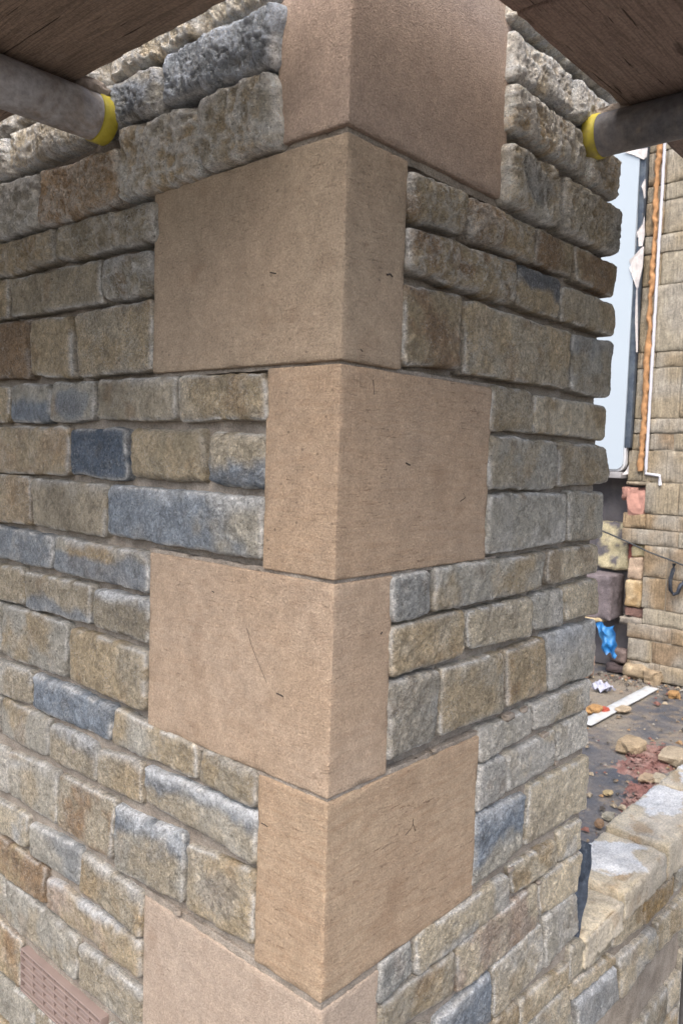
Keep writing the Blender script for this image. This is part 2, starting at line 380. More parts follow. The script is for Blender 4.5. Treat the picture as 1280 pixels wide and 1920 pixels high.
# --- left face, course by course from the top (corners in photo pixels, seen on the wall plane)
S('L', (30,165),(202,78),(202,157),(30,238), GTAN, **rk()); S('L', (205,75),(370,-8),(370,68),(205,155), LTAN, **rk())
S('L', (374,-10),(520,-80),(519,-5),(374,66), LTAN, **rk()); S('L', (-110,240),(27,167),(27,240),(-110,310), GTAN, **rk())
S('L', (298,103),(522,2),(519,120),(302,198), GREY, **rk(blue=('all',.8,.2), bc=(.28, .335, .405), pale=.75, rust=.15)); S('L', (148,190),(294,117),(299,205),(155,262), GREY, **rk(blue=('mid',.85,.3), bc=DBLUE))
S('L', (20,250),(146,192),(153,262),(20,323), LTAN, **rk(pale=.6)); S('L', (-110,310),(15,255),(17,327),(-110,385), LGREY, **rk())
S('L', (376,187),(514,128),(515,272),(377,325), TAN, c2=GREY, **rk(rust=.55)); S('L', (220,243),(373,190),(374,328),(224,380), GREY, c2=TAN, **rk(pale=.6))
S('L', (74,322),(216,272),(220,383),(72,425), BRN, c2=(.45,.32,.20), **rk(pale=.2, rust=.7)); S('L', (-60,365),(69,324),(69,424),(-60,472), GREY, **rk())
S('L', (105,424),(287,373),(287,450),(106,490), GTAN, rough=.75, out=.008, pale=.5); S('L', (-20,462),(101,427),(103,488),(-20,525), TAN, rough=.7, out=.007)
S('L', (-120,485),(-23,463),(-23,528),(-120,545), TAN, rough=.6)
S('L', (190,486),(286,464),(286,551),(197,566), GTAN, rough=.62, pale=.55, ptop=.4); S('L', (20,524),(186,486),(193,567),(20,595), GTAN, rough=.35, tool=1, pale=.5)
S('L', (-90,540),(17,523),(18,597),(-90,615), TAN, rough=.4)
S('L', (139,590),(284,560),(283,694),(148,708), GTAN, c2=TAN, rough=.5, pale=.4, tool=1, rust=.4); S('L', (57,600),(132,590),(133,707),(56,703), TAN, rough=.3, pale=.5)
S('L', (-40,612),(53,600),(52,709),(-40,712), BRN, rough=.4, rust=.6, pale=.1)
S('L', (334,706),(497,698),(498,786),(334,790), TAN, rough=.35, pale=.5); S('L', (183,711),(328,706),(328,787),(180,787), GTAN, rough=.15, pale=.3, ptop=.3)
S('L', (95,717),(178,714),(175,788),(94,791), GREY, blue=('mid',.6,.3), pale=.4); S('L', (20,722),(93,719),(92,792),(19,792), GREY, blue=('bot',.8), pale=.5)
S('L', (-70,726),(17,724),(15,790),(-70,794), TAN)
S('L', (388,808),(496,812),(494,920),(382,908), GTAN, blue=('bot',.9,-.1), pale=.5, r=.013); S('L', (239,802),(374,803),(377,906),(241,894), TAN, rough=.2, pale=.12, c2=(.40,.33,.22), r=.012)
S('L', (129,805),(236,803),(236,902),(130,888), GREY, blue=('all',1.,.4), bc=DBLUE, pale=.35, c2=GREY); S('L', (-30,799),(127,801),(128,892),(-30,885), TAN, c2=(.46,.35,.23), pale=.4)
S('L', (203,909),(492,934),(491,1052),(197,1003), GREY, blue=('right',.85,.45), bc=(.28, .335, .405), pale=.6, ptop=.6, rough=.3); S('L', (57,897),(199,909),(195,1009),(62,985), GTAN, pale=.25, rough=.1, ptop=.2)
S('L', (-60,888),(54,893),(57,984),(-60,975), TAN, c2=(.47,.37,.25), tool=1)
S('L', (102,1005),(278,1040),(276,1112),(99,1070), GREY, blue=('bot',.75,.3), bc=(.28, .335, .405), pale=.4, c2=OCH, ptop=.4); S('L', (-20,984),(99,1007),(95,1068),(-20,1042), GREY, blue=('all',.75,.1), pale=.5, rough=.35)
S('L', (-120,965),(-24,984),(-24,1040),(-120,1020), GREY)
S('L', (173,1103),(276,1126),(275,1206),(173,1173), GTAN, pale=.3, ptop=.8); S('L', (44,1072),(170,1098),(170,1173),(47,1139), GTAN, blue=('bot',.7,-.1), pale=.4, bc=(.28, .335, .405))
S('L', (-80,1042),(41,1067),(44,1137),(-80,1105), GTAN)
S('L', (129,1177),(274,1225),(272,1338),(127,1275), TAN, c2=GTAN, rough=.3, rust=.5); S('L', (3,1131),(125,1172),(121,1273),(2,1228), GREY, c2=TAN, pale=.45)
S('L', (-120,1095),(0,1130),(0,1226),(-120,1180), GREY)
S('L', (369,1404),(482,1450),(480,1520),(369,1466), TAN, c2=GTAN, pale=.35, ptop=.3); S('L', (210,1328),(366,1400),(366,1465),(209,1393), GREY, c2=TAN, pale=.5)
S('L', (59,1263),(208,1326),(206,1391),(58,1325), GREY, blue=('all',.9,.2), bc=(.28, .335, .405), pale=.5, ptop=.5); S('L', (-30,1232),(57,1259),(56,1322),(-30,1292), LGREY, c2=GTAN, pale=.4)
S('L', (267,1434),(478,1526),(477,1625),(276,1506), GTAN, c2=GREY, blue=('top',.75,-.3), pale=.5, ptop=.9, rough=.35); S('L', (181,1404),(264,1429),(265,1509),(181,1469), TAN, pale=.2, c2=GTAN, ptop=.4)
S('L', (95,1356),(179,1396),(179,1468),(89,1422), GTAN, pale=.3, ptop=.6, blue=('top',.4,-.4)); S('L', (3,1309),(94,1351),(85,1419),(0,1376), GREY, c2=TAN, pale=.3)
S('L', (-100,1270),(0,1308),(-2,1372),(-100,1332), GREY)
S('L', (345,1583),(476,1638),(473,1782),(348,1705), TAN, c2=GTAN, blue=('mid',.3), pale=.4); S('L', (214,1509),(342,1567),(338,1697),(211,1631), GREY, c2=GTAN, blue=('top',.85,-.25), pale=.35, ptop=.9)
S('L', (108,1451),(213,1501),(208,1616),(107,1549), GTAN, c2=BRN, tool=1, pale=.4, rust=.6); S('L', (16,1409),(106,1448),(105,1547),(19,1491), GREY, pale=.5, c2=GTAN, ptop=.4)
S('L', (-70,1370),(13,1406),(17,1490),(-70,1447), LGREY)
S('L', (152,1596),(266,1680),(261,1762),(149,1671), GTAN, c2=OCH, pale=.3, ptop=.4, rough=.15); S('L', (54,1540),(150,1593),(145,1665),(55,1602), GREY, blue=('left',.5,-.3), pale=.4, ptop=.3)
S('L', (-60,1468),(50,1532),(48,1592),(-60,1526), LTAN, c2=PALE, pale=.4)
S('L', (86,1645),(262,1770),(261,1840),(88,1704), TAN, c2=ROSE, pale=.25, ptop=.8); S('L', (-40,1543),(83,1629),(81,1701),(-40,1610), BRN, c2=OCH, pale=.2, rust=.5)
S('L', (145,1768),(262,1860),(261,1946),(144,1846), GTAN, c2=GREY, pale=.5, rough=.4, ptop=.4); S('L', (11,1651),(143,1761),(141,1845),(11,1724), GREY, c2=GTAN, pale=.3)
S('L', (-80,1583),(9,1648),(8,1722),(-80,1648), GREY)
S('L', (-70,1665),(38,1766),(38,1855),(-70,1757), TAN, c2=BRN, tool=1); S('L', (197,1917),(264,1972),(264,2050),(197,1990), GREY)
S('L', (-60,1778),(62,1885),(62,1958),(-60,1848), GREY, pale=.5, blue=('right',.3)); S('L', (65,1890),(197,2000),(197,2070),(65,1963), GTAN)
S('L', (-60,1855),(40,1950),(40,2040),(-60,1945), TAN)
# --- right face
S('R', (963,-60),(1060,25),(1060,113),(963,36), LTAN, **rk()); S('R', (1063,28),(1165,115),(1165,198),(1063,116), GREY, **rk())
S('R', (963,49),(1073,139),(1072,214),(961,146), LGREY, c2=LTAN, **rk(pale=.6)); S('R', (1076,142),(1167,212),(1162,282),(1075,218), LGREY, c2=LTAN, **rk(pale=.6))
S('R', (960,152),(1097,242),(1100,330),(957,239), GREY, c2=TAN, **rk(pale=.55)); S('R', (1103,247),(1167,300),(1157,378),(1103,343), GREY, c2=TAN, **rk(pale=.5, back=-.11))
S('R', (953,258),(1051,318),(1049,427),(948,378), TAN, c2=GREY, **rk(blue=('mid',.5,.1))); S('R', (1057,322),(1169,398),(1160,481),(1056,431), GTAN, c2=TAN, **rk(blue=('right',.35,-.5), pale=.35, back=-.11))
S('R', (771,315),(879,364),(877,446),(769,406), TAN, c2=BRN, rough=.75, out=.006, pale=.4); S('R', (884,361),(1006,424),(1003,494),(881,447), TAN, rough=.7, out=.006, c2=BRN, pale=.35)
S('R', (1010,426),(1077,457),(1075,522),(1006,492), TAN, rough=.6, c2=BRN, pale=.25); S('R', (1080,462),(1158,495),(1154,558),(1079,525), TAN, rough=.4, c2=BRN, back=-.11)
S('R', (767,422),(971,490),(967,572),(764,507), TAN, rough=.65, c2=BRN, out=.006, pale=.45); S('R', (974,492),(1053,526),(1047,598),(969,571), TAN, blue=('top',.8,-.1), bc=DBLUE, pale=.2)
S('R', (1054,533),(1155,572),(1152,629),(1051,598), TAN, c2=GTAN, rough=.35, back=-.11)
S('R', (761,532),(868,557),(865,694),(755,681), TAN, c2=BRN, pale=.35, rough=.25); S('R', (872,560),(1073,624),(1068,730),(869,698), TAN, c2=GTAN, rough=.35, pale=.3, rust=.45)
S('R', (1076,626),(1151,643),(1145,746),(1072,735), GTAN, c2=GREY, blue=('top',.4,-.3), pale=.35, back=-.11)
S('R', (926,722),(1000,733),(996,810),(922,807), GTAN, c2=TAN, pale=.3); S('R', (1003,740),(1138,761),(1136,824),(999,811), LTAN, c2=OCH, pale=.3, rough=.15, back=-.11)
S('R', (920,818),(1046,827),(1040,915),(917,918), GREY, c2=GTAN, pale=.45); S('R', (1049,828),(1139,838),(1139,905),(1045,913), GTAN, c2=TAN, tool=1, pale=.4, back=-.11)
S('R', (917,928),(1064,925),(1060,1018),(912,1040), GREY, c2=LGREY, pale=.5, rough=.2); S('R', (1068,922),(1132,924),(1128,1010),(1064,1016), GREY, c2=GTAN, tool=1, pale=.35, back=-.11)
S('R', (738,1081),(813,1067),(813,1151),(736,1170), GREY, blue=('all',.35), pale=.55); S('R', (817,1066),(1025,1037),(1017,1103),(816,1150), GREY, c2=TAN, tool=1, pale=.45)
S('R', (1028,1035),(1123,1021),(1121,1074),(1024,1098), LTAN, c2=(.42,.34,.24), pale=.2, back=-.11)
S('R', (736,1178),(874,1144),(872,1229),(734,1275), TAN, c2=GTAN, pale=.3, rough=.15); S('R', (877,1148),(999,1118),(1001,1193),(878,1218), GTAN, c2=LTAN, pale=.45)
S('R', (1004,1114),(1056,1104),(1056,1174),(1003,1182), GREY, c2=LGREY, pale=.4); S('R', (1059,1101),(1122,1084),(1120,1151),(1058,1166), LTAN, pale=.25, back=-.11)
S('R', (733,1281),(827,1257),(820,1387),(726,1430), GTAN, c2=GREY, pale=.35, blue=('all',.2)); S('R', (831,1255),(946,1223),(947,1335),(824,1382), TAN, c2=GTAN, pale=.4)
S('R', (950,1222),(1023,1194),(1028,1298),(949,1327), (.52,.40,.25), c2=TAN, pale=.3, rust=.5); S('R', (1027,1190),(1120,1163),(1113,1264),(1030,1296), LGREY, c2=GREY, pale=.5, blue=('top',.4,-.4), ptop=.6, back=-.11)
S('R', (899,1371),(999,1328),(1000,1375),(899,1437), GREY, c2=LGREY, pale=.45); S('R', (1002,1324),(1110,1273),(1104,1327),(1002,1373), LGREY, c2=GTAN, pale=.4, back=-.11)
S('R', (898,1439),(949,1417),(948,1491),(894,1525), LGREY, pale=.35); S('R', (951,1416),(1044,1366),(1041,1434),(951,1489), LGREY, c2=LTAN, tool=1, pale=.4)
S('R', (1046,1364),(1105,1332),(1100,1400),(1044,1431), LGREY, c2=GREY, pale=.4, back=-.11)
S('R', (894,1531),(991,1485),(982,1592),(887,1671), GREY, blue=('top',.9,.3), bc=(.28, .335, .405), pale=.5, ptop=.5, r=.008); S('R', (995,1476),(1104,1418),(1099,1517),(985,1588), LTAN, c2=GTAN, pale=.45, rough=.3, back=-.11)
S('R', (711,1811),(778,1765),(777,1820),(710,1889), GREY, blue=('all',.3), pale=.4); S('R', (781,1761),(955,1637),(957,1697),(781,1835), LTAN, c2=LGREY, pale=.45, rough=.3)
S('R', (957,1627),(1046,1573),(1045,1623),(959,1681), LTAN, c2=OCH, pale=.5); S('R', (1049,1560),(1095,1535),(1090,1592),(1049,1619), LTAN, c2=LGREY, pale=.35, back=-.11)
S('R', (711,1892),(854,1783),(852,1864),(708,1957), GTAN, c2=TAN, pale=.35, rough=.3); S('R', (858,1777),(1008,1656),(1008,1742),(858,1866), LTAN, c2=ROSE, pale=.4, rough=.25)
S('R', (1011,1652),(1091,1596),(1083,1672),(1012,1722), LTAN, c2=TAN, pale=.4, back=-.11)
S('R', (815,1917),(921,1822),(926,1915),(815,2003), GREY, blue=('all',.85,.2), bc=(.28, .335, .405), pale=.6, ptop=.6); S('R', (923,1820),(1017,1728),(1019,1817),(928,1912), GTAN, c2=LGREY, tool=1, pale=.5)
S('R', (1020,1724),(1080,1672),(1086,1746),(1022,1818), LGREY, c2=GREY, pale=.5); S('R', (708,1961),(812,1920),(812,2005),(708,2050), GTAN)
S('R', (929,1917),(972,1880),(974,1937),(929,1978), OCH, c2=TAN, pale=.1); S('R', (976,1879),(1067,1805),(1067,1843),(976,1937), LTAN, c2=TAN, pale=.25)
# --- low wall beyond the jamb (same face)
S('R', (1070,1777),(1150,1722),(1145,1782),(1068,1842), GTAN, c2=LTAN, pale=.55, tool=1, rough=.4); S('R', (1153,1720),(1206,1690),(1205,1738),(1148,1781), LTAN, c2=TAN, pale=.25, rough=.3)
S('R', (1209,1688),(1266,1641),(1262,1678),(1208,1737), (.44,.30,.14), c2=OCH, pale=.1, rust=.6, rough=.35); S('R', (1270,1636),(1325,1585),(1323,1625),(1266,1673), GREY, rough=.5)
S('R', (1070,1846),(1154,1788),(1157,1805),(1071,1880), LTAN, c2=TAN, pale=.3); S('R', (1160,1801),(1229,1739),(1229,1788),(1166,1876), LTAN, c2=LGREY, pale=.45, rough=.4)
S('R', (1233,1733),(1290,1672),(1290,1730),(1233,1785), LTAN, c2=TAN, pale=.3, rough=.35); S('R', (1082,1878),(1156,1811),(1162,1875),(1086,1950), LGREY, blue=('all',.35), pale=.5, ptop=.7)
S('R', (976,1941),(1067,1850),(1078,1935),(980,2020), LTAN, c2=GREY, pale=.3)
ALL.sort(key=lambda t: -t[0])
for n_, (area, side, q, p) in enumerate(ALL):
    V, Fs, col, A_ = stone_arrays(q, side, p, n_+3)
    if n_ < 94:
        o = mesh_obj('walling_stone', V, Fs, M_ST, wall, col)
        if p.get('blue') and p['blue'][1] >= .75: o['label'] = 'blue-grey stained stone'
        elif p['c'] == BRN: o['label'] = 'rusty brown stone'
        elif p.get('rough', 0) >= 1: o['label'] = 'rough rock-faced stone'
    else: REST.append((V, Fs, col))
# continuation of the coursing outside the frame, coarse
def fill(side, s0, s1, z0, z1, seed, end=False):
    rg = random.Random(seed); z = z0
    while z < z1-.02:
        h = min(rg.choice([.055, .065, .08, .1]), z1-z); s = s0
        if z1-z-h < .03: h = z1-z
        while s < s1-.02:
            L = rg.choice([.09, .13, .17, .22])
            if s1-s-L < .05: L = s1-s
            q = [(s+.003, z+h-.004), (s+L-.003, z+h-.004), (s+L-.003, z+.004), (s+.003, z+.004)]
            if side == 'L': q = [q[1], q[0], q[3], q[2]]
            V, Fs, col, _ = stone_arrays(q, side, dict(c=rg.choice([TAN, GTAN, GREY, LTAN]), step=.014, rough=.3, back=-.11 if s+L > s1-.01 and end else -.03), rg.randint(1, 9999))
            REST.append((V, Fs, col)); s += L
        z += h
fill('L', .80, 2.4, .0, 2.35, 1); fill('L', .02, .80, .0, .36, 2); fill('R', .02, 1.55, .0, .345, 3)
fill('L', .11, .80, 2.06, 2.35, 4); fill('R', .30, .595, 2.075, 2.35, 5, True); fill('R', 1.10, 1.60, .345, .66, 6)
fill('R', .30, .595, .345, .44, 7); fill('R', .60, 1.10, .345, .42, 8)
cols = np.concatenate([c for _, _, c in REST]); V, Fs = join([(a, b) for a, b, _ in REST])
o = mesh_obj('walling_stones', V, Fs, M_ST, wall, cols); o['kind'] = 'stuff'

# quoins: L-shaped in plan only at the face, each a real block; sizes alternate long / short
QZ = [(1.751, 2.010), (1.5375, 1.7435), (1.3300, 1.5340), (1.1165, 1.3265), (.9090, 1.1130), (.700, .9015), (.492, .693)]
QS = [(.0945, .278), (.2955, .0925), (.0995, .270), (.2955, .0915), (.0985, .275), (.2985, .092), (.099, .27)]
QM = [quoin_mat('quoin_purple_brown', (0.491, 0.377, 0.299), (0.460, 0.349, 0.276), (0.440, 0.323, 0.253), (.0, .0), .25, .25, 1.5),  # upper quoin lightened in colour to make up for weak light from above
      quoin_mat('quoin_olive_brown', (0.365, 0.286, 0.205), (0.395, 0.300, 0.213), (0.333, 0.242, 0.167), (.02, .0), .4, .5),
      quoin_mat('quoin_tan_brown', (0.398, 0.296, 0.209), (0.428, 0.309, 0.209), (0.342, 0.227, 0.143), (.03, -.03), .6, .6),
      quoin_mat('quoin_pink', (0.445, 0.341, 0.252), (0.418, 0.309, 0.217), (0.370, 0.259, 0.176), (.06, .05), .6, .3),
      quoin_mat('quoin_orange_tan', (0.436, 0.327, 0.225), (0.403, 0.291, 0.197), (0.333, 0.221, 0.139), (-.10, -.16), .85, .2),
      quoin_mat('quoin_pale_pink', (0.445, 0.358, 0.284), (0.428, 0.336, 0.262), (0.379, 0.286, 0.213), (.1, .12), .35, .25),
      quoin_mat('quoin_tan', (0.409, 0.300, 0.209), (0.379, 0.263, 0.176), (0.323, 0.209, 0.134), (0, 0), .4, .3)]
QL = ['purplish brown smooth quoin', 'large olive-brown quoin', 'tan quoin with dark pits', 'pale pink-brown quoin', 'orange-tan quoin with slanting bedding lines', 'pale pink quoin', None]
for i, ((z0, z1), (ly, lx)) in enumerate(zip(QZ, QS)):
    P, Fs, N = rbox(0, lx, 0, ly, z0, z1, r=.0022, step=.006, seed=40+i, amp=.0006, sc=14, fine=.00025, chip=.0022)
    o = mesh_obj('quoin_stone', P, Fs, QM[i], wall)
    if QL[i]: o['label'] = QL[i]
# bed joints between the quoins, pointed almost flush low down and raked out higher up
jp = []
for (za, zb), rc_ in zip([(QZ[k+1][1], QZ[k][0]) for k in range(6)], [.007, .006, .0035, .0025, .002, .002]):
    P, Fs, N = rbox(rc_, .30, rc_, .30, za-.001, zb+.001, r=.0006, step=.004, seed=int(za*900), amp=.0012, sc=50, fine=.0012); jp.append((P, Fs))
V, Fs = join(jp); mesh_obj('bed_joints', V, Fs, M_MO, wall)
# mortar body (front face recessed behind the stones), gently uneven
mp = []
rec = .0085
for (x0, x1, y0, y1, z0, z1) in [(.0058, .12, .0058, 2.4, .0, 1.10), (.011, .12, .0125, 2.4, 1.101, 1.52), (.0155, .12, .0165, 2.4, 1.521, 2.35),
        (.118, .589, .0062, .12, .0, 1.10), (.118, .586, .0115, .12, 1.101, 1.52), (.118, .583, .0155, .12, 1.521, 2.35), (.583, 1.6, rec, .112, .0, .662)]:
    P, Fs, N = rbox(x0, x1, y0, y1, z0, z1, r=.004, step=.012, seed=77, amp=.0028, sc=26, fine=.0016); mp.append((P, Fs))
V, Fs = join(mp); mesh_obj('mortar_bed', V, Fs, M_MO, wall)
# smears and droppings of mortar along the beds
M_MS = plain_mat('mortar_smear', (.30, .255, .21), .95, .2, 60, .8, bs=260)
sm_parts = []
for px, side, r in [((955,1343),'R',.010),((985,1330),'R',.007),((1023,1378),'R',.009),((818,1408),'R',.005),((1150,990),'R',.0),((1045,1430),'R',.006),((590,1690),'L',.0),((330,1712),'L',.006),((430,1190),'L',.0),((140,1410),'L',.007),((1050,1018),'R',.0),((960,1631),'R',.006),((1012,1655),'R',.006),((890,1762),'R',.006)]:
    if r:
        s_, z_ = wallpt(px, side); c = (-.001, s_, z_) if side == 'L' else (s_, -.001, z_)
        sm_parts.append(lump(c, (r*.8, r*.8, r*.6) if side == 'L' else (r*1.1, r*.6, r*.6), int(px[0]), .5))
V, Fs = join(sm_parts); mesh_obj('mortar_lumps', V, Fs, M_MS, wall)

# dark scratches and specks on the quoin faces
sc_ = []
for side, pts_, r_ in [('L', [(463, 1178), (470, 1205), (480, 1232), (491, 1258), (500, 1280)], .0004), ('L', [(519, 1300), (526, 1303), (531, 1306)], .0013), ('L', [(507, 511), (518, 513)], .0012),
        ('R', [(724, 515), (731, 514), (735, 519)], .0016), ('L', [(490, 1543), (496, 1546), (502, 1550)], .0009), ('R', [(774, 1535), (773, 1548), (768, 1556), (759, 1566)], .0005),
        ('R', [(774, 1545), (778, 1558), (779, 1549)], .0004), ('R', [(699, 712), (701, 740)], .0006), ('L', [(398, 1108), (402, 1111)], .001), ('R', [(676, 655), (679, 659)], .001), ('R', [(760, 868), (768, 872)], .0013), ('R', [(868, 925), (872, 933), (862, 940)], .0006), ('R', [(716, 1185), (713, 1189)], .0012)]:
    pp_ = []
    for q_ in pts_:
        s_, z_ = wallpt(q_, side, 0); pp_.append((-.0001, s_, z_) if side == 'L' else (s_, -.0001, z_))
    sc_.append(tube_mesh(pp_, r_*.62, 6))
V = []; Fs = []; o_ = 0
for a_, b_ in sc_: V.append(a_); Fs += [[q_+o_ for q_ in f] for f in b_]; o_ += len(a_)
mesh_obj('scratch_marks', np.concatenate(V), Fs, plain_mat('dark_mark', (.07, .055, .045), .9), wall)

# coping of the low wall: three rough blocks bedded on top, pale mortar skim on them
M_CO = attr_mat('coping_sandstone', .92, 260, bst=.8)
def coping(x0, x1, z0, z1, seed, patch, y0=-.010, y1=.118, c1=OCH):
    P, Fs, N = rbox(x0, x1, y0, y1, z0, z1, r=.007, step=.004, seed=seed, amp=.0045, sc=18, fine=.002, chip=.009)
    n = sm(-.3, .4, fbm(P, 14, seed, 3))[:, None]; col = np.array((.62, .53, .38))*(1-n)+np.array((.60, .53, .42))*n
    k = sm(.2, .6, fbm(P, 30, seed+2, 3))[:, None]*.5; col = col*(1-k)+np.array((.40, .24, .10))*k
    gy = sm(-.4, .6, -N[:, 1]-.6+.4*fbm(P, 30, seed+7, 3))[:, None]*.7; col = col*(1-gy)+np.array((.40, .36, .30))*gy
    px_, py_, rx, ry = patch; d = np.hypot((P[:, 0]-px_)/rx, (P[:, 1]-py_)/ry)+.95*fbm(P, 24, seed+4, 5, .6)
    m_ = (sm(1.05, .85, d)*sm(.3, .8, N[:, 2]))[:, None]; col = col*(1-m_)+np.array((.72, .71, .68))*m_
    o = mesh_obj('coping_stone', P, Fs, M_CO, wall, col); return o
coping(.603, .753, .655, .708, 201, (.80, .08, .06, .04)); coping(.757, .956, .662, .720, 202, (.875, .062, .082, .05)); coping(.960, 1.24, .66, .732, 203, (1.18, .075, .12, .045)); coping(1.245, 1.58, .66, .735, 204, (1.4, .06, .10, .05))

# strip of damp-proof membrane sticking out of the jamb
M_DP = NT('membrane_black', .45)
_w = M_DP.n('ShaderNodeTexChecker'); 
M_DPm = M_DP.out(M_DP.ramp(M_DP.noise(80, 4, .7), [(.3, (.022, .028, .04)), (.6, (.06, .075, .10)), (.75, (.16, .18, .21))]), M_DP.bump(M_DP.noise(260, 3, .7), .8, .003))
nu, nv = 14, 40; pts = []
for j in range(nv):
    t = j/(nv-1)
    for i in range(nu):
        u = i/(nu-1); xr = .645-.022*t-.030*t**3
        x = .583+(xr-.583)*u; zt = .872-.036*max(0, (x-.59)/.06); z = zt+(.712-zt)*t
        pts.append((x, .006+.012*math.sin(u*2.6+.4)-.008*t*u+.0012*math.sin(z*130), z))
pts = np.array(pts); mesh_obj('damp_proof_strip', np.concatenate([pts, pts+np.array([0, .0016, 0])]), np.concatenate([grid_faces(nv, nu), grid_faces(nv, nu, True, nu*nv)]), M_DPm, wall)

# air brick: frame, five mullions, louvre blades, dark back
M_AB = plain_mat('terracotta_plastic', (.27, .205, .18), .55, .06, 30, .15, .4, bs=400)
(ay1, az1) = wallpt((41, 1777), 'L', .004); (ay0, _) = wallpt((191, 1912), 'L', .004); az0 = wallpt((41, 1856), 'L', .004)[1]
ab = mesh_obj('air_brick', *join([rbox(-.006, .012, a, b, c, d, r=.0008, step=.03)[:2] for a, b, c, d in [(ay0, ay1, az1-.0022, az1), (ay0, ay1, az0, az0+.0022), (ay0, ay0+.0022, az0+.0022, az1-.0022), (ay1-.0022, ay1, az0+.0022, az1-.0022)]]), M_AB, wall)
ms = []; ncol = 7; iw = (ay1-ay0-.0044)/ncol
for k in range(1, ncol): y = ay0+.0022+iw*k; ms.append(rbox(-.0040, .004, y-.0009, y+.0009, az0+.0022, az1-.0022, r=.0004, step=.03)[:2])
mesh_obj('mullions', *join(ms), M_AB, ab).parent = ab
ls = []; nr = 5; ih = (az1-az0-.0044)/nr
for k in range(nr):
    zt = az0+.0022+ih*(k+.42); P, Fs, N = rbox(0, .0095, ay0+.0025, ay1-.0025, -.0006, .0006, r=.0004, step=.03)
    th = R_(34); X = P[:, 0].copy(); Z = P[:, 2].copy(); P[:, 0] = X*math.cos(th)-Z*math.sin(th)-.0025; P[:, 2] = zt+X*math.sin(th)+Z*math.cos(th)-.0008; ls.append((P, Fs))
    ls.append(rbox(-.0062, -.0030, ay0+.0025, ay1-.0025, zt-.0010, zt+.0016, r=.0004, step=.03)[:2])
mesh_obj('louvre_blades', *join(ls), M_AB, ab)
mesh_obj('duct_back', *rbox(.0095, .014, ay0+.002, ay1-.002, az0+.002, az1-.002, r=.001, step=.03)[:2], plain_mat('dark_plastic', (.05, .04, .035)), ab)

# ------------------------------------------------------------------ scaffold
M_WL = wood_mat('board_wood_left', (.24, .175, .13), (.32, .235, .175), (0, 1)); M_WR = wood_mat('board_wood_right', (.26, .185, .15), (.34, .25, .20), (1, 0), .6)
def board(x0, x1, y0, y1, z0, mat, label, seed, group=None):
    P, Fs, N = rbox(x0, x1, y0, y1, z0, z0+.038, r=.005, step=.018, seed=seed, amp=.0018, sc=7, fine=.0006, chip=.006)
    o = mesh_obj('scaffold_board', P, Fs, mat); tag(o, label, 'plank', group); return o
G = 'scaffold boards laid over the tubes'
board(-.275, -.052, .01, 2.6, 1.8695, M_WL, 'brown scaffold board overhead running along the left wall face, top left', 301, G)
board(.1975, 2.4, -.275, -.050, 1.9085, M_WR, 'grainy brown scaffold board overhead running along the right wall face, top right', 302, G)
board(-.30, .1945, -.275, -.050, 1.9085, M_WR, 'darker scaffold board butted against the end of the grainy right board', 303, G)
for k in range(1):  # outer boards are out of view, added and sized for the light below
    board(-.505-.23*k, -.282-.23*k, .01-.1*(k % 2), 2.6, 1.8695, M_WL, 'unseen outer scaffold board beyond the first left board, above the camera', 310+k, G)
    board(-.34, 2.4-.1*k, -.505-.23*k, -.282-.23*k, 1.9085, M_WR, 'unseen outer scaffold board beyond the first right board, above the camera', 320+k, G)
M_GT = metal_mat('galvanised_tube', (.46, .46, .48), (.25, .205, .165), .55, .25); M_BT = metal_mat('dark_steel_tube', (.14, .14, .15), (.24, .215, .195), .45, .25)
M_YE = plain_mat('yellow_cap', (.50, .42, .05), .55, .12, 60, .25, .4, dirt=(.32, .26, .10))
M_MB = plain_mat('mortar_blob', (.36, .30, .25), .95, .2, 60, .9, bs=250)
rt = .0268; zL = 1.8695-rt-.0006; yL = .383; zR = 1.9085-rt-.0006; xR = .478
tl = thing('scaffold_tube', 'pale grey scaffold tube with yellow end ring meeting the left wall face', 'scaffold tube', (-.02, yL, zL), 'putlog tubes under the boards')
mesh_obj('pipe', *tube_mesh([(-.026, yL, zL), (-1.5, yL, zL)], rt, 40, step=.05), M_GT, tl)
mesh_obj('end_ring', *tube_mesh([(-.008, yL, zL), (-.010, yL, zL), (-.0265, yL, zL), (-.028, yL, zL)], [rt, rt+.0016, rt+.0016, rt+.0002], 40, jit=.0004), M_YE, tl)
V, Fs = lump((-.030, yL-.006, zL+rt+.002), (.020, .016, .009), 5, .7); mesh_obj('mortar_blob', V, Fs, M_MB, tl)
tr = thing('scaffold_tube', 'dark steel scaffold tube with yellow end ring meeting the right wall face', 'scaffold tube', (xR, -.02, zR), 'putlog tubes under the boards')
mesh_obj('pipe', *tube_mesh([(xR, -.022, zR), (xR, -1.5, zR)], rt, 40, step=.05), M_BT, tr)
mesh_obj('end_ring', *tube_mesh([(xR, -.006, zR), (xR, -.008, zR), (xR, -.022, zR), (xR, -.0235, zR)], [rt, rt+.0016, rt+.0016, rt+.0002], 40, jit=.0004), M_YE, tr)
V, Fs = lump((xR+.004, -.030, zR+rt-.001), (.017, .022, .010), 8, .7); mesh_obj('mortar_blob', V, Fs, M_MB, tr)
# upright pole at the right edge of the picture
pp = hit(1279, 1830, 1, -.10); V, Fs = tube_mesh([(pp[0]+.026, -.115, 0), (pp[0]+.026, -.115, 1.902)], .024, 32, step=.1)
po = mesh_obj('scaffold_pole', V-np.array([pp[0]+.026, -.115, 0]), Fs, metal_mat('grey_steel_pole', (.22, .225, .24), (.14, .135, .13), .5, .4)); po.location = (pp[0]+.026, -.115, 0)
tag(po, 'upright grey scaffold pole in front of the low wall, lower right edge', 'scaffold pole')

